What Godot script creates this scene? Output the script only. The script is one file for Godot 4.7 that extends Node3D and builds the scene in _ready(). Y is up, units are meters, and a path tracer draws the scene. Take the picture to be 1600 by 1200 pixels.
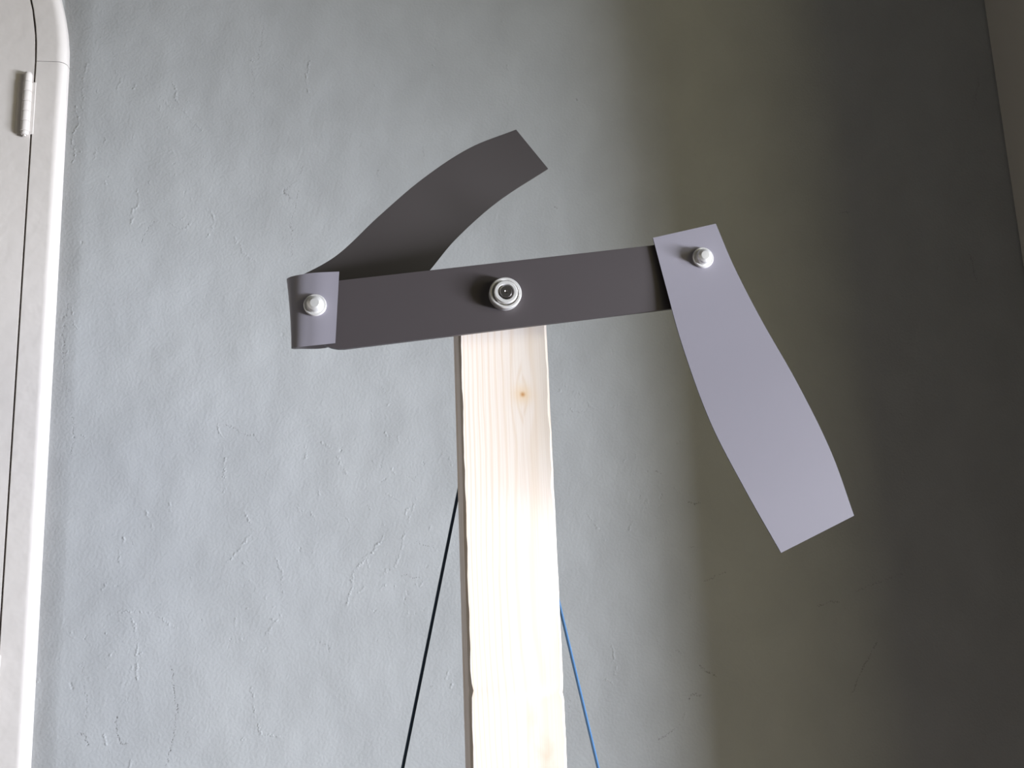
extends Node3D

# ------------------------------------------------------------------ helpers
var rng := RandomNumberGenerator.new()

func tag(o: Node, label: String, category: String, group := "") -> Node:
	o.set_meta("label", label)
	o.set_meta("category", category)
	if group != "":
		o.set_meta("group", group)
	return o

func thing(called: String, label: String, category: String, where: Vector3, group := "") -> Node3D:
	var o := Node3D.new()
	o.name = called
	o.position = where
	add_child(o, true)
	tag(o, label, category, group)
	return o

func part(called: String, mesh: Mesh, mat: Material, parent: Node, where := Vector3.ZERO) -> MeshInstance3D:
	var o := MeshInstance3D.new()
	o.name = called
	o.mesh = mesh
	if mat != null:
		o.material_override = mat
	o.position = where
	o.cast_shadow = GeometryInstance3D.SHADOW_CASTING_SETTING_ON
	parent.add_child(o, true)
	return o

func struct(called: String, mesh: Mesh, mat: Material, where := Vector3.ZERO) -> MeshInstance3D:
	var o := part(called, mesh, mat, self, where)
	o.set_meta("kind", "structure")
	return o

func newst() -> SurfaceTool:
	var st := SurfaceTool.new()
	st.begin(Mesh.PRIMITIVE_TRIANGLES)
	return st

# triangle whose front faces the side of n
func tri(st: SurfaceTool, a: Vector3, b: Vector3, c: Vector3, n: Vector3, ua := Vector2.ZERO, ub := Vector2.ZERO, uc := Vector2.ZERO) -> void:
	if (b - a).cross(c - a).dot(n) > 0.0:
		var t := b
		b = c
		c = t
		var u := ub
		ub = uc
		uc = u
	st.set_uv(ua)
	st.add_vertex(a)
	st.set_uv(ub)
	st.add_vertex(b)
	st.set_uv(uc)
	st.add_vertex(c)

func done(st: SurfaceTool) -> ArrayMesh:
	st.index()
	st.generate_normals()
	return st.commit()

func box_into(st: SurfaceTool, lo: Vector3, hi: Vector3, bevel := 0.0) -> void:
	# a box with chamfered edges, flat shaded
	st.set_smooth_group(-1)
	var c := (lo + hi) / 2.0
	var h := (hi - lo) / 2.0
	var b := bevel
	for ax in 3:
		for s in [-1.0, 1.0]:
			var u := (ax + 1) % 3
			var v := (ax + 2) % 3
			var q: Array[Vector3] = []
			for k in [[-1, -1], [1, -1], [1, 1], [-1, 1]]:
				var p := Vector3.ZERO
				p[ax] = s * h[ax]
				p[u] = k[0] * (h[u] - b)
				p[v] = k[1] * (h[v] - b)
				q.append(c + p)
			var n := Vector3.ZERO
			n[ax] = s
			tri(st, q[0], q[1], q[2], n, Vector2(q[0][u], q[0][v]), Vector2(q[1][u], q[1][v]), Vector2(q[2][u], q[2][v]))
			tri(st, q[0], q[2], q[3], n, Vector2(q[0][u], q[0][v]), Vector2(q[2][u], q[2][v]), Vector2(q[3][u], q[3][v]))
	if b <= 0.0:
		return
	for ax in 3:   # twelve chamfers
		var u := (ax + 1) % 3
		var v := (ax + 2) % 3
		for su in [-1.0, 1.0]:
			for sv in [-1.0, 1.0]:
				var q: Array[Vector3] = []
				for k in [[-1, 0], [1, 0], [1, 1], [-1, 1]]:
					var p := Vector3.ZERO
					p[ax] = k[0] * (h[ax] - b)
					p[u] = su * (h[u] - (b if k[1] == 0 else 0.0))
					p[v] = sv * (h[v] - (0.0 if k[1] == 0 else b))
					q.append(c + p)
				var n := Vector3.ZERO
				n[u] = su
				n[v] = sv
				tri(st, q[0], q[1], q[2], n)
				tri(st, q[0], q[2], q[3], n)
	for sx in [-1.0, 1.0]:
		for sy in [-1.0, 1.0]:
			for sz in [-1.0, 1.0]:
				var s := Vector3(sx, sy, sz)
				tri(st, c + s * Vector3(h.x, h.y - b, h.z - b), c + s * Vector3(h.x - b, h.y, h.z - b), c + s * Vector3(h.x - b, h.y - b, h.z), s)

func box(lo: Vector3, hi: Vector3, bevel := 0.0) -> ArrayMesh:
	var st := newst()
	box_into(st, lo, hi, bevel)
	return done(st)

# a solid cut from a flat outline in x and y, from z0 to z1; uv in metres
func slab(outline: PackedVector2Array, z0: float, z1: float) -> ArrayMesh:
	var st := newst()
	st.set_smooth_group(-1)
	var t := Geometry2D.triangulate_polygon(outline)
	for k in range(0, t.size(), 3):
		for z in [z0, z1]:
			var p: Array[Vector3] = []
			for j in 3:
				p.append(Vector3(outline[t[k + j]].x, outline[t[k + j]].y, z))
			tri(st, p[0], p[1], p[2], Vector3(0, 0, 1 if z == z1 else -1), outline[t[k]], outline[t[k + 1]], outline[t[k + 2]])
	var cw := Geometry2D.is_polygon_clockwise(outline)
	for k in outline.size():
		var a := outline[k]
		var b := outline[(k + 1) % outline.size()]
		var d := (b - a)
		var n := Vector3(d.y, -d.x, 0) * (-1.0 if cw else 1.0)
		tri(st, Vector3(a.x, a.y, z0), Vector3(b.x, b.y, z0), Vector3(b.x, b.y, z1), n, a, b, b)
		tri(st, Vector3(a.x, a.y, z0), Vector3(b.x, b.y, z1), Vector3(a.x, a.y, z1), n, a, b, a)
	return done(st)

# a turned shape: profile of (radius, height) pairs round the axis
func lathe(profile: Array, axis: Vector3, sides := 40) -> ArrayMesh:
	var st := newst()
	st.set_smooth_group(-1)
	var a := axis.normalized()
	var e := a.cross(Vector3.UP if absf(a.y) < 0.9 else Vector3.RIGHT).normalized()
	var g := a.cross(e)
	for k in profile.size() - 1:
		var p: Array = profile[k]
		var q: Array = profile[k + 1]
		st.set_smooth_group(k + 1)
		for i in sides:
			var t0 := TAU * i / sides
			var t1 := TAU * (i + 1) / sides
			var d0 := e * cos(t0) + g * sin(t0)
			var d1 := e * cos(t1) + g * sin(t1)
			var n: Vector3 = (d0 + d1) * (q[1] - p[1]) + a * (p[0] - q[0]) * 2.0
			var v0: Vector3 = d0 * p[0] + a * p[1]
			var v1: Vector3 = d1 * p[0] + a * p[1]
			var w0: Vector3 = d0 * q[0] + a * q[1]
			var w1: Vector3 = d1 * q[0] + a * q[1]
			if p[0] > 0.0:
				tri(st, v0, v1, w1, n)
			if q[0] > 0.0:
				tri(st, v0, w1, w0, n)
	return done(st)

func tube(points: Array, radius: float, sides := 10) -> ArrayMesh:
	var st := newst()
	st.set_smooth_group(0)
	for k in points.size() - 1:
		var p: Vector3 = points[k]
		var q: Vector3 = points[k + 1]
		var a := (q - p).normalized()
		var e := a.cross(Vector3(0.1, 0.2, 1)).normalized()
		var g := a.cross(e)
		for i in sides:
			var d0 := e * cos(TAU * i / sides) + g * sin(TAU * i / sides)
			var d1 := e * cos(TAU * (i + 1) / sides) + g * sin(TAU * (i + 1) / sides)
			tri(st, p + d0 * radius, p + d1 * radius, q + d1 * radius, d0 + d1)
			tri(st, p + d0 * radius, q + d1 * radius, q + d0 * radius, d0 + d1)
			if k == 0:
				tri(st, p, p + d0 * radius, p + d1 * radius, -a)
			if k == points.size() - 2:
				tri(st, q, q + d0 * radius, q + d1 * radius, a)
	return done(st)

# a bent strip of sheet: pairs of edge points, splined; front face and back face carry their own materials
func strip(pairs: Array, thick: float, front: Material, back: Material) -> ArrayMesh:
	var cl := Curve3D.new()
	var cr := Curve3D.new()
	for k in pairs.size():
		for side in 2:
			var p: Vector3 = pairs[k][side]
			var before: Vector3 = pairs[maxi(k - 1, 0)][side]
			var after: Vector3 = pairs[mini(k + 1, pairs.size() - 1)][side]
			var dir := (after - before)
			var lb := p.distance_to(before)
			var la := p.distance_to(after)
			var t := dir.normalized()
			(cl if side == 0 else cr).add_point(p, -t * lb / 3.0, t * la / 3.0)
	var rows := []
	var per := 8
	for k in pairs.size() - 1:
		for j in per + (1 if k == pairs.size() - 2 else 0):
			var l := cl.sample(k, j / float(per))
			var r := cr.sample(k, j / float(per))
			var row := []
			for c in 7:
				row.append(l.lerp(r, c / 6.0))
			rows.append(row)
	var norms := []
	for i in rows.size():
		var nr := []
		for c in 7:
			var du: Vector3 = rows[i][mini(c + 1, 6)] - rows[i][maxi(c - 1, 0)]
			var dv: Vector3 = rows[mini(i + 1, rows.size() - 1)][c] - rows[maxi(i - 1, 0)][c]
			nr.append(dv.cross(du).normalized())
		norms.append(nr)
	if norms[0][3].z < 0.0:     # the front is the side the root shows to +z
		for nr in norms:
			for c in 7:
				nr[c] = -nr[c]
	var m := ArrayMesh.new()
	for side in 2:
		var st := newst()
		st.set_smooth_group(1)
		var off := 0.5 * thick * (1 if side == 0 else -1)
		var sgn := 1.0 if side == 0 else -1.0
		for i in rows.size() - 1:
			for c in 6:
				var a: Vector3 = rows[i][c] + norms[i][c] * off
				var b: Vector3 = rows[i][c + 1] + norms[i][c + 1] * off
				var d: Vector3 = rows[i + 1][c] + norms[i + 1][c] * off
				var e: Vector3 = rows[i + 1][c + 1] + norms[i + 1][c + 1] * off
				var n: Vector3 = norms[i][c] * sgn
				var u0 := Vector2(c / 6.0, i * 0.05)
				tri(st, a, b, e, n, u0, u0 + Vector2(0.166, 0), u0 + Vector2(0.166, 0.05))
				tri(st, a, e, d, n, u0, u0 + Vector2(0.166, 0.05), u0 + Vector2(0, 0.05))
		if side == 1:
			st.set_smooth_group(-1)
			for i in rows.size() - 1:
				for c in [0, 6]:
					var out: Vector3 = rows[i][c] - rows[i][3]
					var nn: Vector3 = norms[i][c] * thick * 0.5
					var n2: Vector3 = norms[i + 1][c] * thick * 0.5
					tri(st, rows[i][c] + nn, rows[i][c] - nn, rows[i + 1][c] + n2, out)
					tri(st, rows[i][c] - nn, rows[i + 1][c] - n2, rows[i + 1][c] + n2, out)
			for i in [0, rows.size() - 1]:
				var out: Vector3 = rows[i][3] - rows[1 if i == 0 else i - 1][3]
				for c in 6:
					var nn: Vector3 = norms[i][c] * thick * 0.5
					var n2: Vector3 = norms[i][c + 1] * thick * 0.5
					tri(st, rows[i][c] + nn, rows[i][c] - nn, rows[i][c + 1] + n2, out)
					tri(st, rows[i][c] - nn, rows[i][c + 1] - n2, rows[i][c + 1] + n2, out)
		st.index()
		st.generate_normals()
		st.commit(m)
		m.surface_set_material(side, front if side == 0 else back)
	return m

func mat(c: Color, rough: float, metal := 0.0) -> StandardMaterial3D:
	var m := StandardMaterial3D.new()
	m.albedo_color = c
	m.roughness = rough
	m.metallic = metal
	return m

func noise_tex(freq: float, octaves: int, size: int, sd: int, lo := Color.BLACK, hi := Color.WHITE) -> NoiseTexture2D:
	var n := FastNoiseLite.new()
	n.seed = sd
	n.frequency = freq
	n.fractal_octaves = octaves
	var t := NoiseTexture2D.new()
	t.noise = n
	t.width = size
	t.height = size
	t.seamless = true
	var g := Gradient.new()
	g.set_color(0, lo)
	g.set_color(1, hi)
	t.color_ramp = g
	return t

# ------------------------------------------------------------------ the plaster wall's own relief
const WX := -0.62
const WY := 0.78
const WW := 1.72
const WH := 1.36
const PX := 2048
const PY := 1620
const RELIEF := 0.95
const BROAD := 0.0011
const FINE := 0.0003
var wob := FastNoiseLite.new()
var relief := PackedFloat32Array()
var crackmap := PackedFloat32Array()

# a trowel mark: a ridge (or groove where height < 0) along a wandering line given in wall metres
func mark(points: Array, width: float, height: float, dark := 0.0) -> void:
	var s := PX / WW
	var along := rng.randf() * 9.0
	for k in points.size() - 1:
		var a := Vector2(points[k][0], points[k][1])
		var b := Vector2(points[k + 1][0], points[k + 1][1])
		var n := int(a.distance_to(b) / 0.0016) + 1
		for j in n:
			var p := a.lerp(b, j / float(n)) + Vector2(rng.randf_range(-1, 1), rng.randf_range(-1, 1)) * 0.0011
			var w := width * rng.randf_range(0.55, 1.25)
			along += 0.0016
			p += Vector2(wob.get_noise_1d(along * 900.0), wob.get_noise_1d(along * 900.0 + 777.0)) * 0.0035
			var gap := clampf(0.75 + 1.5 * wob.get_noise_1d(along * 1300.0 + 333.0), 0.0, 1.0)
			var hh := height * rng.randf_range(0.35, 1.0) * gap
			w *= 0.7 + 0.5 * gap
			var cx := (p.x - WX) * s
			var cy := (WY + WH - p.y) * s
			var r := w * s * 2.0
			for y in range(maxi(0, int(cy - r)), mini(PY - 1, int(cy + r)) + 1):
				for x in range(maxi(0, int(cx - r)), mini(PX - 1, int(cx + r)) + 1):
					var d := Vector2(x - cx, y - cy).length() / (w * s)
					if d < 2.0:
						var f := exp(-d * d * 1.6)
						var i := y * PX + x
						if height > 0.0:
							relief[i] = maxf(relief[i], hh * f)
						else:
							relief[i] = minf(relief[i], hh * f)
						if dark > 0.0:
							crackmap[i] = maxf(crackmap[i], dark * f)

func wall_material() -> StandardMaterial3D:
	wob.seed = 2
	wob.frequency = 0.05
	relief.resize(PX * PY)
	crackmap.resize(PX * PY)
	mark([[-0.387, 1.934], [-0.366, 1.906], [-0.327, 1.874], [-0.287, 1.855]], 0.00068, -0.00045, 0)
	mark([[-0.154, 1.971], [-0.158, 1.937], [-0.162, 1.914]], 0.00059, -0.00072, 0.25)
	mark([[-0.169, 1.9], [-0.167, 1.863], [-0.167, 1.837]], 0.00054, -0.00054, 0.2)
	mark([[-0.178, 1.921], [-0.168, 1.908], [-0.162, 1.907]], 0.0009, 0.00081, 0)
	mark([[-0.283, 1.87], [-0.273, 1.835], [-0.254, 1.81]], 0.00135, 0.00072, 0)
	mark([[-0.373, 1.721], [-0.366, 1.721], [-0.364, 1.714], [-0.37, 1.71], [-0.373, 1.716]], 0.00081, 0.00081, 0)
	mark([[-0.304, 1.653], [-0.312, 1.643], [-0.318, 1.625], [-0.316, 1.616]], 0.00063, -0.00081, 0.2)
	mark([[-0.334, 1.65], [-0.334, 1.669], [-0.324, 1.681], [-0.327, 1.704]], 0.00135, 0.00072, 0)
	mark([[-0.233, 1.676], [-0.221, 1.666], [-0.221, 1.642], [-0.23, 1.63]], 0.00135, 0.00081, 0)
	mark([[-0.093, 1.744], [-0.103, 1.721], [-0.118, 1.705]], 0.00054, -0.00081, 0.25)
	mark([[-0.121, 1.704], [-0.114, 1.694]], 0.00135, -0.0009, 0.2)
	mark([[-0.102, 1.704], [-0.108, 1.672], [-0.112, 1.653], [-0.11, 1.628], [-0.111, 1.604]], 0.00054, -0.00081, 0.25)
	mark([[-0.084, 1.913], [-0.09, 1.892], [-0.086, 1.861]], 0.00135, 0.00081, 0)
	mark([[-0.417, 1.83], [-0.413, 1.805], [-0.42, 1.78], [-0.416, 1.761], [-0.419, 1.741]], 0.00099, 0.0009, 0)
	mark([[-0.405, 1.897], [-0.41, 1.856], [-0.407, 1.821]], 0.00135, 0.00054, 0)
	mark([[-0.365, 1.888], [-0.357, 1.87], [-0.364, 1.857]], 0.00112, 0.00072, 0)
	mark([[-0.301, 1.849], [-0.289, 1.834], [-0.268, 1.83], [-0.254, 1.812], [-0.237, 1.795]], 0.00099, 0.00063, 0)
	mark([[-0.376, 1.781], [-0.385, 1.761], [-0.39, 1.742]], 0.00108, 0.00072, 0)
	mark([[0.015, 1.74], [0.013, 1.724]], 0.0009, -0.00054, 0.1)
	mark([[0.083, 1.777], [0.082, 1.762]], 0.00072, -0.00063, 0.15)
	mark([[-0.191, 1.632], [-0.178, 1.608], [-0.158, 1.592]], 0.00135, 0.00054, 0)
	mark([[-0.281, 1.651], [-0.259, 1.643], [-0.25, 1.651]], 0.00112, 0.00054, 0)
	mark([[-0.409, 1.4], [-0.399, 1.364], [-0.399, 1.312]], 0.00072, -0.00072, 0.15)
	mark([[-0.415, 1.532], [-0.419, 1.49], [-0.414, 1.42], [-0.406, 1.407]], 0.00068, -0.00072, 0.15)
	mark([[-0.409, 1.527], [-0.405, 1.499], [-0.397, 1.495]], 0.0009, 0.00072, 0)
	mark([[-0.209, 1.36], [-0.2, 1.335], [-0.2, 1.281]], 0.00099, 0.00081, 0)
	mark([[-0.198, 1.358], [-0.178, 1.345], [-0.161, 1.344], [-0.155, 1.332]], 0.00077, -0.00081, 0.15)
	mark([[-0.387, 1.347], [-0.378, 1.338], [-0.375, 1.334], [-0.372, 1.351]], 0.0009, 0.0009, 0)
	mark([[-0.328, 1.207], [-0.333, 1.189], [-0.334, 1.172]], 0.00117, 0.00081, 0)
	mark([[-0.314, 1.102], [-0.305, 1.069], [-0.305, 1.023]], 0.00126, 0.00081, 0)
	mark([[-0.32, 1.207], [-0.317, 1.197]], 0.0009, -0.00054, 0.1)
	mark([[-0.342, 1.108], [-0.31, 1.111], [-0.282, 1.104], [-0.256, 1.084]], 0.00112, 0.00063, 0)
	mark([[-0.262, 1.039], [-0.258, 1.008], [-0.254, 0.982], [-0.256, 0.951], [-0.265, 0.915]], 0.00054, -0.0009, 0.5)
	mark([[-0.329, 0.978], [-0.327, 0.956], [-0.32, 0.946], [-0.312, 0.943]], 0.00068, -0.0009, 0.4)
	mark([[-0.374, 0.961], [-0.367, 0.953], [-0.363, 0.942]], 0.00072, -0.0009, 0.4)
	mark([[-0.344, 0.959], [-0.339, 0.943]], 0.00135, 0.0009, 0)
	mark([[-0.21, 0.996], [-0.136, 0.992], [-0.069, 0.988], [-0.032, 0.991]], 0.00045, 0.000405, 0)
	mark([[-0.238, 1.079], [-0.225, 1.045], [-0.21, 0.996]], 0.00045, 0.000405, 0)
	mark([[-0.158, 1.006], [-0.155, 0.977], [-0.146, 0.945], [-0.119, 0.943]], 0.0009, 0.00081, 0)
	mark([[0.061, 1.189], [0.074, 1.185], [0.087, 1.179]], 0.00041, -0.00072, 0.5)
	mark([[0.038, 1.144], [0.052, 1.143], [0.067, 1.142]], 0.00041, -0.00072, 0.5)
	mark([[0.077, 0.998], [0.079, 0.996]], 0.00063, -0.00072, 0.6)
	mark([[-0.034, 1.108], [-0.027, 1.129], [-0.025, 1.153], [-0.0, 1.178], [0.016, 1.193]], 0.00144, 0.0009, 0)
	mark([[-0.071, 1.061], [-0.061, 1.055], [-0.056, 1.046]], 0.00099, -0.00081, 0.15)
	mark([[-0.129, 1.175], [-0.122, 1.158], [-0.12, 1.128]], 0.00117, 0.00063, 0)
	mark([[-0.133, 1.095], [-0.123, 1.088]], 0.00135, 0.0009, 0)
	mark([[-0.101, 1.248], [-0.097, 1.235], [-0.092, 1.237]], 0.00099, 0.00081, 0)
	mark([[-0.043, 1.231], [-0.035, 1.225], [-0.024, 1.216]], 0.0009, 0.00072, 0)
	mark([[0.063, 1.28], [0.061, 1.269]], 0.00108, 0.00072, 0)
	mark([[0.068, 1.289], [0.074, 1.302]], 0.0009, -0.00054, 0.1)
	mark([[-0.069, 1.332], [-0.052, 1.318], [-0.03, 1.282]], 0.00135, 0.00063, 0)
	mark([[-0.089, 1.324], [-0.092, 1.301]], 0.00135, 0.00063, 0)
	mark([[0.023, 1.259], [0.04, 1.245]], 0.00112, 0.00045, 0)
	mark([[-0.172, 1.237], [-0.159, 1.211], [-0.178, 1.186], [-0.196, 1.169]], 0.0012, 0.00072, 0)
	mark([[-0.302, 1.241], [-0.289, 1.215]], 0.00135, 0.00063, 0)
	mark([[-0.373, 1.048], [-0.367, 1.004], [-0.366, 0.972]], 0.00059, -0.00063, 0.15)
	mark([[0.062, 1.253], [0.034, 1.161], [-0.018, 1.125]], 0.0012, 0.00054, 0)
	mark([[0.305, 1.222], [0.315, 1.204], [0.329, 1.182]], 0.00108, 0.00081, 0)
	mark([[0.453, 1.235], [0.463, 1.232], [0.473, 1.233]], 0.00049, -0.0009, 0.75)
	mark([[0.406, 1.281], [0.417, 1.276]], 0.00041, -0.0009, 0.7)
	mark([[0.448, 1.17], [0.467, 1.169]], 0.00036, -0.00063, 0.4)
	mark([[0.468, 1.12], [0.483, 1.129], [0.503, 1.132]], 0.00049, -0.00081, 0.4)
	mark([[0.424, 1.099], [0.437, 1.105], [0.447, 1.11]], 0.0009, 0.00072, 0)
	mark([[0.636, 1.082], [0.656, 1.086], [0.668, 1.086]], 0.00068, -0.00072, 0.5)
	mark([[0.692, 1.099], [0.719, 1.108], [0.769, 1.122]], 0.00054, -0.00072, 0.35)
	mark([[0.45, 1.007], [0.463, 0.999], [0.477, 0.99]], 0.00063, -0.00081, 0.5)
	mark([[0.431, 0.964], [0.442, 0.967], [0.453, 0.965]], 0.00054, -0.0009, 0.7)
	mark([[0.386, 0.91], [0.402, 0.919], [0.418, 0.929]], 0.00063, -0.00072, 0.35)
	mark([[0.671, 0.957], [0.689, 0.987], [0.72, 1.03]], 0.00068, -0.00072, 0.35)
	mark([[0.394, 1.044], [0.405, 1.028], [0.416, 1.021]], 0.00072, 0.00063, 0)
	mark([[0.422, 1.029], [0.431, 1.025]], 0.00045, -0.00072, 0.5)
	mark([[0.328, 1.038], [0.333, 1.012], [0.33, 0.999]], 0.00117, 0.00081, 0)
	mark([[0.312, 0.996], [0.328, 0.988]], 0.00135, 0.00072, 0)
	mark([[0.731, 1.681], [0.748, 1.682]], 0.00054, -0.00072, 0.5)
	mark([[0.281, 1.683], [0.284, 1.681]], 0.00108, -0.00072, 0.4)
	mark([[0.322, 1.862], [0.324, 1.859]], 0.0009, -0.00072, 0.4)
	mark([[0.272, 1.365], [0.291, 1.37], [0.31, 1.37]], 0.00045, -0.00054, 0.2)
	mark([[0.266, 1.041], [0.271, 1.01], [0.267, 0.998]], 0.00032, -0.00054, 0.5)
	mark([[0.261, 0.98], [0.266, 0.964], [0.261, 0.944]], 0.00032, -0.00054, 0.5)
	mark([[0.269, 1.392], [0.279, 1.411], [0.302, 1.396], [0.324, 1.372]], 0.0012, 0.00054, 0)
	mark([[0.402, 1.249], [0.381, 1.222]], 0.0012, 0.00045, 0)
	mark([[0.591, 0.922], [0.629, 0.924]], 0.0012, 0.00054, 0)
	mark([[0.984, 1.865], [1.004, 1.923]], 0.0009, -0.00054, 0.2)
	mark([[0.943, 1.616], [0.948, 1.569]], 0.00072, -0.00054, 0.3)
	# stray crumbs and short trowel nicks
	for k in 420:
		var p := Vector2(rng.randf_range(-0.43, 1.0), rng.randf_range(0.85, 2.08))
		if k > 220:     # patches where the coat came off in flakes
			var c: Array = [[0.005, 1.30], [-0.28, 1.72], [-0.33, 1.05], [0.06, 1.12], [-0.16, 1.10], [0.40, 1.27]][k % 6]
			p = Vector2(c[0] + rng.randfn(0, 0.035), c[1] + rng.randfn(0, 0.05))
		var d := Vector2(rng.randf_range(-0.5, 0.5), 1).rotated(rng.randfn(0, 0.5)) * rng.randf_range(0.003, 0.013)
		mark([[p.x, p.y], [p.x + d.x, p.y + d.y]], rng.randf_range(0.0005, 0.0014), rng.randf_range(0.0002, 0.0009) * (1 if rng.randf() < 0.7 else -1))
	# broad trowelling, in a coarse field that is resampled
	var broad := FastNoiseLite.new()
	broad.seed = 11
	broad.frequency = 0.03
	broad.fractal_octaves = 3
	broad.fractal_gain = 0.42
	var nxc := PX / 4
	var nyc := PY / 4
	var coarse := PackedFloat32Array()
	coarse.resize(nxc * nyc)
	for y in nyc:
		for x in nxc:
			coarse[y * nxc + x] = broad.get_noise_2d(x, y * 0.8)
	var im_b := Image.create_from_data(nxc, nyc, false, Image.FORMAT_RF, coarse.to_byte_array())
	im_b.resize(PX, PY, Image.INTERPOLATE_CUBIC)
	var fine := FastNoiseLite.new()
	fine.seed = 5
	fine.frequency = 0.16
	fine.fractal_octaves = 3
	var bb := im_b.get_data().to_float32_array()
	var fb := fine.get_image(PX, PY, false, false, false).get_data()
	var h := PackedFloat32Array()
	h.resize(PX * PY)
	var al := PackedByteArray()
	al.resize(PX * PY * 3)
	# the coat thins out and falls away beside the door casing
	var fall := PackedFloat32Array()
	fall.resize(PX)
	for x in PX:
		var away := (WX + WW * x / PX) + 0.429
		fall[x] = -0.0042 * pow(clampf(1.0 - away / 0.03, 0.0, 1.4), 1.6)
	for i in PX * PY:
		# metres of relief, stored around 0.5 at 10 mm full scale
		h[i] = 0.5 + (fall[i % PX] + relief[i] * RELIEF + bb[i] * BROAD + (fb[i] / 255.0 - 0.5) * FINE) / 0.01
		var k := (1.0 - 0.72 * crackmap[i]) * (1.0 + bb[i] * 0.025)
		al[i * 3] = int(153.0 * k + 6.0 * crackmap[i])
		al[i * 3 + 1] = int(154.0 * k)
		al[i * 3 + 2] = int(154.0 * k)
	var him := Image.create_from_data(PX, PY, false, Image.FORMAT_RF, h.to_byte_array())
	var aim := Image.create_from_data(PX, PY, false, Image.FORMAT_RGB8, al)
	var m := StandardMaterial3D.new()
	m.albedo_texture = ImageTexture.create_from_image(aim)
	m.heightmap_enabled = true
	m.heightmap_texture = ImageTexture.create_from_image(him)
	m.heightmap_scale = 1.0
	m.roughness = 0.62
	m.metallic_specular = 0.35
	# uv in metres becomes texture coordinates
	m.uv1_scale = Vector3(1.0 / WW, -1.0 / WH, 1)
	m.uv1_offset = Vector3(-WX / WW, (WY + WH) / WH, 0)
	return m

# ------------------------------------------------------------------ pine
func pine_material(w: float, h: float) -> StandardMaterial3D:
	var nx := 320
	var ny := 2048
	var n := FastNoiseLite.new()
	n.seed = 3
	n.frequency = 0.004
	var n2 := FastNoiseLite.new()
	n2.seed = 8
	n2.frequency = 0.02
	var im := Image.create(nx, ny, false, Image.FORMAT_RGB8)
	var knot := Vector2(0.685, 0.0)
	for y in ny:
		var my := (0.5 - float(y) / ny) * 0.9 + 1.0   # height in metres that this row stands for
		for x in nx:
			var u := float(x) / nx
			var warp := n.get_noise_2d(u * 120.0, my * 420.0) * 0.055
			var dk := Vector2((u - 0.69) * w, (my - 1.296) * 0.35)
			var bend := 0.012 * exp(-dk.length_squared() / 0.00008) * signf(u - 0.69)
			var v := u + warp - bend * 6.0
			# annual rings, close together at the left and wide towards the right
			var ring := sin(v * (150.0 - 85.0 * u))
			ring = pow(maxf(0.0, ring), 2.2) * (0.75 - 0.45 * u)
			var fibre := n2.get_noise_2d(u * 2600.0, my * 260.0)
			var pink := clampf((u - 0.5) * 2.0, 0, 1) * clampf((1.22 - my) * 4.0, 0, 1)
			var c := Color(0.85, 0.805, 0.755)
			c = c.lerp(Color(0.76, 0.645, 0.51), ring * 0.5)
			c = c.lerp(Color(0.79, 0.68, 0.595), pink * 0.45)
			c = c.lerp(Color(0.72, 0.60, 0.49), clampf(fibre * 0.3, 0, 1))
			var kd := Vector2((u - 0.69) * w, my - 1.2965).length()
			c = c.lerp(Color(0.62, 0.40, 0.22), exp(-kd * kd / 0.0000045) * 0.9)
			c = c.lerp(Color(0.82, 0.66, 0.45), exp(-kd * kd / 0.00008) * 0.4)
			var stain := n2.get_noise_2d(u * 90.0 + 40.0, my * 700.0)
			c = c.lerp(Color(0.70, 0.56, 0.45), clampf(stain - 0.1, 0, 1) * 0.6 * smoothstep(1.035, 1.0, my) * smoothstep(0.5, 0.75, u))
			im.set_pixel(x, y, Color(c.r * 0.97, c.g * 0.97, c.b * 0.985))
	var m := StandardMaterial3D.new()
	m.albedo_texture = ImageTexture.create_from_image(im)
	m.texture_repeat = false
	m.roughness = 0.6
	m.metallic_specular = 0.3
	m.uv1_scale = Vector3(1.0 / w, -1.0 / 0.9, 1)
	m.uv1_offset = Vector3(0.5, 1.45 / 0.9, 0)
	return m

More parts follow.
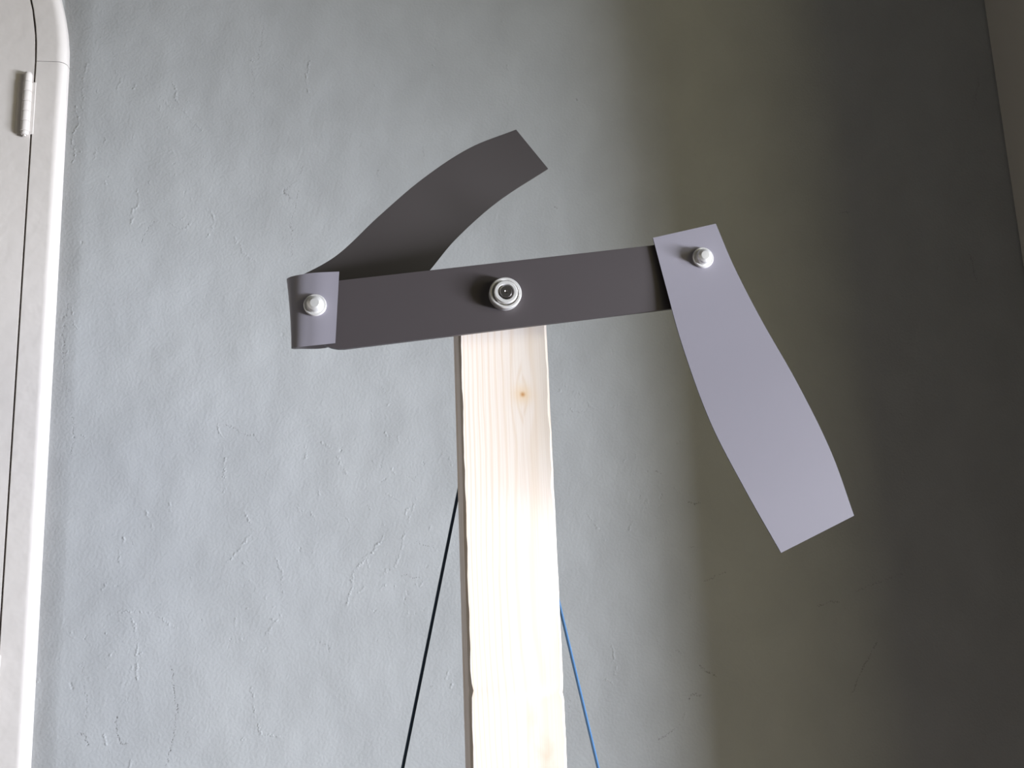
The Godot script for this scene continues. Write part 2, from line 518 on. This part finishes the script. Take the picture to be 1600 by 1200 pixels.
# ------------------------------------------------------------------ scene
func _ready() -> void:
	rng.seed = 7
	# camera: low, looking up at the hub, turned a little to the right and rolled
	var cam := Camera3D.new()
	cam.name = "camera"
	cam.fov = rad_to_deg(2.0 * atan(600.0 / 1618.0))
	cam.near = 0.05
	cam.far = 60.0
	cam.transform = Transform3D(Basis(Vector3(0.99064, -0.03858, 0.13094), Vector3(0.01012, 0.97735, 0.21138), Vector3(-0.13613, -0.20807, 0.96859)).orthonormalized(), Vector3(0, 1.1, 1.45))
	add_child(cam)
	cam.current = true

	var env := Environment.new()
	env.background_mode = Environment.BG_SKY
	var sky := Sky.new()
	var sm := ProceduralSkyMaterial.new()
	sm.sky_top_color = Color(0.55, 0.68, 0.86)
	sm.sky_horizon_color = Color(0.80, 0.85, 0.90)
	sm.ground_bottom_color = Color(0.30, 0.31, 0.27)
	sm.ground_horizon_color = Color(0.45, 0.46, 0.42)
	sm.sun_angle_max = 1.0
	sky.sky_material = sm
	env.sky = sky
	env.background_energy_multiplier = 1.0
	env.tonemap_mode = Environment.TONE_MAPPER_LINEAR
	env.tonemap_exposure = 0.67
	env.sdfgi_enabled = true
	env.ssao_enabled = true
	env.ssil_enabled = true
	var we := WorldEnvironment.new()
	we.name = "world_environment"
	we.environment = env
	add_child(we)

	# daylight at the three windows of the far side wall: a narrow one, a wide one beside it, a low glazed strip under both
	daylight("daylight_narrow_window", Vector3(3.38, 1.55, 2.06), Vector2(0.30, 0.9), Color(0.90, 0.94, 1.0), 11.0)
	daylight("daylight_wide_window", Vector3(3.38, 1.55, 3.5), Vector2(1.9, 1.0), Color(1.0, 0.96, 0.74), 8.8)
	daylight("daylight_low_window", Vector3(3.38, 0.55, 1.84), Vector2(1.08, 0.4), Color(0.915, 0.94, 0.99), 86.0)

	room()
	door()
	stand()
	rotor()
	wires()

func daylight(called: String, where: Vector3, size: Vector2, tint: Color, energy: float) -> void:
	var l := AreaLight3D.new()
	l.name = called
	l.area_size = size
	l.light_color = tint
	l.light_energy = energy
	l.area_range = 12.0
	l.shadow_enabled = true
	add_child(l)
	l.look_at_from_position(where, where - Vector3(3, 0, 0))

func room() -> void:
	var paint := wall_material()
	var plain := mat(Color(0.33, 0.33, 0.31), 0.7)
	var white := mat(Color(0.86, 0.84, 0.80), 0.6)
	# back wall with the arched door opening notched out of it
	var o := PackedVector2Array([Vector2(-2.4, 0), Vector2(-1.305, 0)])
	for k in 25:
		var t := PI - PI * k / 24.0
		o.append(Vector2(-0.89 + 0.415 * cos(t), 1.888 + 0.415 * sin(t)))
	o.append(Vector2(-0.475, 0))
	o.append(Vector2(1.15, 0))
	o.append(Vector2(1.15, 2.7))
	o.append(Vector2(-2.4, 2.7))
	struct("wall_back", slab(o, -0.12, 0.0), paint)
	# the short return wall at the right of the picture
	var st := newst()
	st.set_smooth_group(-1)
	box_into(st, Vector3(1.03, 0, 0), Vector3(1.15, 2.7, 0.46), 0.004)
	struct("wall_return", done(st), mat(Color(0.66, 0.64, 0.60), 0.7))
	struct("wall_left", box(Vector3(-1.92, 0, 0), Vector3(-1.80, 2.7, 4.72)), mat(Color(0.48, 0.46, 0.43), 0.7))
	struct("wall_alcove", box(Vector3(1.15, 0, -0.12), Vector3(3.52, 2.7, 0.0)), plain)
	# far side wall with its three windows
	st = newst()
	box_into(st, Vector3(3.4, 0, 0), Vector3(3.52, 2.7, 1.3))
	box_into(st, Vector3(3.4, 0, 4.5), Vector3(3.52, 2.7, 4.72))
	box_into(st, Vector3(3.4, 0, 1.3), Vector3(3.52, 0.35, 4.5))
	box_into(st, Vector3(3.4, 0.35, 2.38), Vector3(3.52, 0.75, 4.5))
	box_into(st, Vector3(3.4, 0.75, 1.3), Vector3(3.52, 1.05, 4.5))
	box_into(st, Vector3(3.4, 1.05, 1.3), Vector3(3.52, 2.7, 1.91))
	box_into(st, Vector3(3.4, 2.05, 1.91), Vector3(3.52, 2.7, 2.21))
	box_into(st, Vector3(3.4, 1.05, 2.21), Vector3(3.52, 2.7, 2.55))
	box_into(st, Vector3(3.4, 2.05, 2.55), Vector3(3.52, 2.7, 4.5))
	struct("wall_right", done(st), plain)
	# unseen deep ledge, added to shade the upper wall from the low window
	struct("shade_ledge_1", box(Vector3(2.4, 0.95, 0.9), Vector3(3.4, 0.98, 4.6), 0.004), plain)
	struct("wall_front", box(Vector3(-2.4, 0, 4.6), Vector3(3.52, 2.7, 4.72)), plain)
	var oak := mat(Color(0.24, 0.175, 0.13), 0.5)
	struct("floor", box(Vector3(-2.4, -0.1, -0.12), Vector3(3.52, 0, 4.72)), oak)
	struct("ceiling", box(Vector3(-2.4, 2.7, -0.12), Vector3(3.52, 2.8, 4.72)), plain)
	var glass := mat(Color(1, 1, 1, 0.06), 0.02)
	glass.transparency = BaseMaterial3D.TRANSPARENCY_ALPHA
	window_frame("window_1", Vector3(3.43, 1.05, 1.91), Vector3(3.48, 2.05, 2.21), 0, white, glass)
	window_frame("window_2", Vector3(3.43, 1.05, 2.55), Vector3(3.48, 2.05, 4.5), 0, white, glass)
	window_frame("window_3", Vector3(3.43, 0.35, 1.3), Vector3(3.48, 0.75, 2.38), 0, white, glass)

func window_frame(called: String, lo: Vector3, hi: Vector3, ax: int, m: Material, glass: Material) -> void:
	var st := newst()
	var u := 2 if ax == 0 else 0
	var f := 0.03
	for v in [u, 1]:
		for end in 2:
			var a := lo
			var b := hi
			if end == 0:
				b[v] = lo[v] + f
			else:
				a[v] = hi[v] - f
			box_into(st, a, b, 0.003)
	var fr := struct(called, done(st), m)
	var mid := (lo[ax] + hi[ax]) / 2.0
	var a := lo
	var b := hi
	a[ax] = mid - 0.003
	b[ax] = mid + 0.003
	part("pane", box(a, b), glass, fr)

func door() -> void:
	var cream := mat(Color(0.755, 0.73, 0.71), 0.42)
	cream.heightmap_enabled = true
	cream.heightmap_texture = noise_tex(0.02, 3, 512, 21)
	cream.heightmap_scale = 0.04
	cream.uv1_triplanar = true
	cream.uv1_world_triplanar = true
	cream.uv1_scale = Vector3(3, 3, 3)
	var d := Node3D.new()
	d.name = "door_1"
	d.set_meta("kind", "structure")
	add_child(d, true)
	# leaf: arched slab, flush with its casing
	var leaf := PackedVector2Array([Vector2(-1.3085, 0.004)])
	for k in 33:
		var t := PI - PI * k / 32.0
		leaf.append(Vector2(-0.89 + 0.4185 * cos(t), 1.888 + 0.4185 * sin(t)))
	leaf.append(Vector2(-0.4715, 0.004))
	part("leaf", slab(leaf, -0.025, 0.0195), cream, d)
	# casing: straight legs and an arched head, outer edge rounded over
	for side in [1.0, -1.0]:
		var path := []
		for y in [0.0, 0.6, 1.2, 1.8, 1.8875]:
			path.append([Vector2(-0.89 + side * 0.4205, y), Vector2(-0.89 + side * 0.461, y)])
		part("casing_leg", casing(path), cream, d)
	var arch := []
	for s in 2:
		for k in 25:
			var t := k / 24.0 if s == 0 else 1.0 - k / 24.0
			if s == 1 and k == 0:
				continue
			var sx := 1.0 if s == 0 else -1.0
			var inner := Vector2(0.4205 * cos(t * PI / 2), 0.4205 * sin(t * PI / 2))
			var q := 1.0 - t
			var outer := Vector2(0.461 * q * q * q + 3 * 0.461 * t * q * q + 3 * 0.27 * t * t * q, 3 * 0.212 * t * q * q + 3 * 0.462 * t * t * q + 0.467 * t * t * t)
			arch.append([Vector2(-0.89 + sx * inner.x, 1.8885 + inner.y), Vector2(-0.89 + sx * outer.x, 1.8885 + outer.y)])
	part("casing_head", casing(arch), cream, d)
	for y in [1.815, 1.0225, 0.24]:
		hinge(d, y, cream)

func casing(path: Array) -> ArrayMesh:
	# cross-section, as (share of the way from inner to outer edge, distance inside the outer edge, height above wall)
	var prof := [[0.0, 0.0, -0.02], [0.0, 0.0, 0.0185], [0.0, 0.0012, 0.02], [1.0, -0.0135, 0.02]]
	for k in 9:
		var t := PI / 2 * k / 8.0
		prof.append([1.0, -0.012 + 0.012 * sin(t), 0.008 + 0.012 * cos(t)])
	prof.append([1.0, 0.0, -0.002])
	prof.append([0.0, 0.0, -0.02])
	var st := newst()
	for j in prof.size() - 1:
		st.set_smooth_group(1 if j >= 3 and j < 12 else j + 20)
		for k in path.size() - 1:
			var q: Array[Vector3] = []
			for c in [[k, j], [k + 1, j], [k + 1, j + 1], [k, j + 1]]:
				var i: Vector2 = path[c[0]][0]
				var o: Vector2 = path[c[0]][1]
				var pr: Array = prof[c[1]]
				var p: Vector2 = (o if pr[0] > 0.5 else i) + (o - i).normalized() * pr[1]
				q.append(Vector3(p.x, p.y, pr[2]))
			var mid: Vector2 = (path[k][0] + path[k][1] + path[k + 1][0] + path[k + 1][1]) / 4.0
			var n := (q[0] + q[2]) / 2.0 - Vector3(mid.x, mid.y, 0.0)
			if j == prof.size() - 2:
				n = Vector3(0, 0, -1)
			elif j == 2:
				n = Vector3(0, 0, 1)
			tri(st, q[0], q[1], q[2], n)
			tri(st, q[0], q[2], q[3], n)
	st.set_smooth_group(-1)
	for e in [0, path.size() - 1]:
		var i: Vector2 = path[e][0]
		var o: Vector2 = path[e][1]
		var dd: Vector2 = path[0][0] - path[1][0] if e == 0 else path[e][0] - path[e - 1][0]
		var a := Vector3(i.x, i.y, 0.0)
		for j in prof.size() - 1:
			var q := []
			for jj in [j, j + 1]:
				var pr: Array = prof[jj]
				var p: Vector2 = (o if pr[0] > 0.5 else i) + (o - i).normalized() * pr[1]
				q.append(Vector3(p.x, p.y, pr[2]))
			tri(st, a, q[0], q[1], Vector3(dd.x, dd.y, 0))
	return done(st)

func hinge(d: Node3D, y: float, m: Material) -> void:
	var h := part("hinge", box(Vector3(-0.014, -0.040, -0.0055), Vector3(0.0105, 0.040, -0.0028), 0.0008), m, d, Vector3(-0.4775, y, 0.0235))
	var kn := 0.0152
	for k in 5:
		var y0 := -0.038 + k * kn
		part("knuckle", lathe([[0.0, y0 + 0.0003], [0.0052, y0 + 0.0003], [0.006, y0 + 0.0009], [0.006, y0 + kn - 0.0009], [0.0052, y0 + kn - 0.0003], [0.0, y0 + kn - 0.0003]], Vector3.UP, 28), m, h)
	part("pin", lathe([[0.0, -0.0455], [0.0022, -0.0455], [0.0022, -0.043], [0.004, -0.043], [0.0052, -0.0415], [0.0052, -0.0382], [0.0045, -0.038], [0.0045, 0.038], [0.0052, 0.0382], [0.0055, 0.0395], [0.0055, 0.049], [0.0045, 0.052], [0.0, 0.0525]], Vector3.UP, 28), m, h)

func stand() -> void:
	var t := thing("wooden_post", "pale pine board standing upright with a small knot and a dented band, carrying the rotor", "post", Vector3(0.1275, 0, 0.47))
	t.rotation.y = deg_to_rad(3.0)
	var m := pine_material(0.0872, 1.4)
	var w := 0.0436
	var dz := 0.019
	# board with worn arrises and a dented band low down; rows of rings up its height
	var st := newst()
	var rows := []
	var ys := [0.038]
	var y := 0.2
	while y < 1.395:
		ys.append(y)
		y += 0.006 if y > 0.9 else 0.05
	ys.append(1.399)
	ys.append(1.401)
	var nz := FastNoiseLite.new()
	nz.seed = 4
	nz.frequency = 30.0
	for yy in ys:
		var b: float = 0.0022 + 0.0009 * nz.get_noise_1d(yy)
		var br: float = 0.0026 + 0.0016 * nz.get_noise_1d(yy + 5.0)
		var dent := 0.0014 * exp(-pow((yy - 1.020) / 0.0035, 2.0))
		var nick := 0.0022 * exp(-pow((yy - 1.027) / 0.004, 2.0))
		var cut := 0.0012 if yy > 1.4 else 0.0
		rows.append([
			Vector3(-w + cut + nick * 0.5, yy, dz - b - nick - cut), Vector3(-w + b + nick, yy, dz - cut - nick * 0.6),
			Vector3(-w * 0.3, yy, dz - cut), Vector3(w * 0.35, yy, dz - cut), Vector3(w * 0.55, yy, dz - cut - dent),
			Vector3(w - br - dent, yy, dz - cut - dent * 0.8), Vector3(w - cut - dent * 0.6, yy, dz - br - cut),
			Vector3(w - cut, yy, -dz + 0.002), Vector3(w - 0.002, yy, -dz), Vector3(-w + 0.002, yy, -dz), Vector3(-w + cut, yy, -dz + 0.002)])
	for i in rows.size() - 1:
		for c in 11:
			st.set_smooth_group(1 if c in [1, 2, 3, 4] else 5 + c)
			var e := (c + 1) % 11
			var q: Array[Vector3] = [rows[i][c], rows[i][e], rows[i + 1][e], rows[i + 1][c]]
			var n := (q[0] + q[2]) / 2.0
			n.y = 0
			n = n * Vector3(0.4, 0, 1) if c in [1, 2, 3, 4, 8] else n
			var uv: Array[Vector2] = []
			for p in q:
				uv.append(Vector2(p.x if c in [1, 2, 3, 4, 8] else signf(p.x) * w * 0.97 - p.z * 0.3 * signf(p.x), p.y))
			tri(st, q[0], q[1], q[2], n, uv[0], uv[1], uv[2])
			tri(st, q[0], q[2], q[3], n, uv[0], uv[2], uv[3])
	st.set_smooth_group(-1)
	for i in [0, rows.size() - 1]:
		for c in 11:
			var a: Vector3 = rows[i][c]
			var b: Vector3 = rows[i][(c + 1) % 11]
			tri(st, Vector3(0, a.y, 0), a, b, Vector3(0, -1 if i == 0 else 1, 0), Vector2(0, 0.5), Vector2(0.01, 0.5), Vector2(0, 0.51))
	part("board", done(st), m, t)
	var foot := mat(Color(0.86, 0.76, 0.60), 0.6)
	part("foot", box(Vector3(-0.20, 0, -0.045), Vector3(0.20, 0.038, 0.045), 0.002), foot, t)
	part("foot", box(Vector3(-0.045, 0.0, 0.045), Vector3(0.045, 0.038, 0.32), 0.002), foot, t)
	part("foot", box(Vector3(-0.045, 0.0, -0.32), Vector3(0.045, 0.038, -0.045), 0.002), foot, t)
	part("motor_housing", lathe([[0, -0.042], [0.022, -0.042], [0.026, -0.038], [0.026, -0.002], [0.025, 0.0], [0, 0.0]], Vector3(0, 0, 1), 36), mat(Color(0.45, 0.45, 0.47), 0.35, 0.8), t, Vector3(-0.003, 1.3815, -0.0192))

func rotor() -> void:
	var t := thing("wind_rotor", "dark home-made two-bladed wind rotor with bent sheet blades on top of the pine board", "wind turbine", Vector3(0.1251, 1.3815, 0.531))
	var dark := mat(Color(0.225, 0.203, 0.208), 0.45)
	var grey_shaded := mat(Color(0.17, 0.150, 0.148), 0.5)  # back of the grey sheet with shade put into its colour, darkens the folded blade
	var grey := mat(Color(0.47, 0.455, 0.485), 0.42)
	var chrome := mat(Color(0.88, 0.87, 0.86), 0.34, 0.6)
	var steel := mat(Color(0.55, 0.53, 0.53), 0.3, 1.0)
	# cross bar: flat strip with round ends
	var o := PackedVector2Array()
	var turn := deg_to_rad(7.0)
	for k in 17:
		var a := -PI / 2 + PI * k / 16.0
		o.append((Vector2(0.170, 0) + Vector2(0.030 * cos(a), 0.0322 * sin(a))).rotated(turn))
	for k in 17:
		var a := PI / 2 + PI * k / 16.0
		o.append((Vector2(-0.152, 0) + Vector2(0.030 * cos(a), 0.0322 * sin(a))).rotated(turn))
	part("cross_bar", slab(o, -0.002, 0.002), dark, t)
	# blades
	var A := [
		[[0.1452, 0.0566, 0.0045], [0.2089, 0.0717, 0.0045]],
		[[0.1530, 0.0126, 0.006], [0.2227, 0.0283, 0.006]],
		[[0.1640, -0.0517, 0.012], [0.2424, -0.0258, 0.012]],
		[[0.1825, -0.1261, 0.020], [0.2694, -0.0912, 0.020]],
		[[0.2076, -0.1888, 0.026], [0.2923, -0.1562, 0.026]],
		[[0.2342, -0.2461, 0.030], [0.3060, -0.2153, 0.030]]]
	var B := [
		[[-0.1516, 0.0213, 0.0045], [-0.1553, -0.0461, 0.0045]],
		[[-0.1757, 0.0199, 0.0045], [-0.1778, -0.0484, 0.0045]],
		[[-0.1932, 0.0182, 0.0], [-0.1929, -0.0491, 0.0]],
		[[-0.1987, 0.0196, -0.012], [-0.1892, -0.0467, -0.012]],
		[[-0.1843, 0.0279, -0.022], [-0.1585, -0.0413, -0.022]],
		[[-0.1538, 0.0498, -0.030], [-0.1201, -0.0096, -0.030]],
		[[-0.1159, 0.0915, -0.040], [-0.0768, 0.0265, -0.040]],
		[[-0.0707, 0.1387, -0.055], [-0.0390, 0.0754, -0.055]],
		[[-0.0211, 0.1799, -0.070], [0.0068, 0.1220, -0.070]],
		[[0.0308, 0.2091, -0.085], [0.0631, 0.1655, -0.085]]]
	var n := 0
	for def in [A, B]:
		var pairs := []
		for e in def:
			pairs.append([Vector3(e[0][0], e[0][1], e[0][2]), Vector3(e[1][0], e[1][1], e[1][2])])
		var b := part("blade", strip(pairs, 0.0016, grey, grey_shaded), null, t)
		b.set_meta("label", "pale grey blade bent down towards the lower right" if n == 0 else "blade folded back on itself with its shade-darkened back face showing, pointing up")
		n += 1
	# bolts that hold the blades
	for p in [Vector3(0.1924, 0.0361, 0.007), Vector3(-0.1732, -0.0109, 0.006)]:
		var bolt := part("bolt", lathe([[0, 0.009], [0.004, 0.0088], [0.0066, 0.0075], [0.0074, 0.0055], [0.0074, 0.002]], Vector3(0, 0, 1), 6 * 6), chrome, t, p)
		part("washer", lathe([[0.0, 0.0021], [0.0096, 0.0021], [0.0102, 0.0014], [0.0102, -0.004], [0.0, -0.004]], Vector3(0, 0, 1), 36), chrome, bolt)
	# hub: stepped collar, shaft end with a centre hole
	var hub := part("hub", lathe([[0.0, 0.002], [0.0148, 0.002], [0.0150, 0.010], [0.0142, 0.0112], [0.0130, 0.0112], [0.0122, 0.0100], [0.0120, 0.006], [0.0, 0.006]], Vector3(0, 0, 1), 48), chrome, t)
	part("collar", lathe([[0.0110, 0.006], [0.0110, 0.0125], [0.0102, 0.0135], [0.0078, 0.0135], [0.0070, 0.0125], [0.0070, 0.0085], [0.0, 0.0085]], Vector3(0, 0, 1), 48), chrome, hub)
	part("shaft", lathe([[0.0, -0.041], [0.005, -0.041], [0.0058, -0.0405], [0.0058, 0.0135], [0.0052, 0.0143], [0.0016, 0.0143], [0.0, 0.0122]], Vector3(0, 0, 1), 36), steel, hub)
	part("spacer", lathe([[0.0058, -0.038], [0.011, -0.038], [0.011, -0.002], [0.0058, -0.002]], Vector3(0, 0, 1), 36), steel, hub)

func wires() -> void:
	var navy := mat(Color(0.15, 0.22, 0.29), 0.3)
	var blue := mat(Color(0.27, 0.42, 0.58), 0.35)
	var a := tag(part("wire", tube([Vector3(0.119, 1.3552, 0.43), Vector3(-0.193, 0.004, 0.43), Vector3(-0.30, 0.004, 0.40)], 0.0016), navy, self), "thin dark wire slanting down to the left behind the pine board", "wire")
	var b := tag(part("wire", tube([Vector3(0.131, 1.3552, 0.43), Vector3(0.396, 0.004, 0.43), Vector3(0.50, 0.004, 0.40)], 0.0016), blue, self), "thin bright blue wire slanting down to the right behind the pine board", "wire")
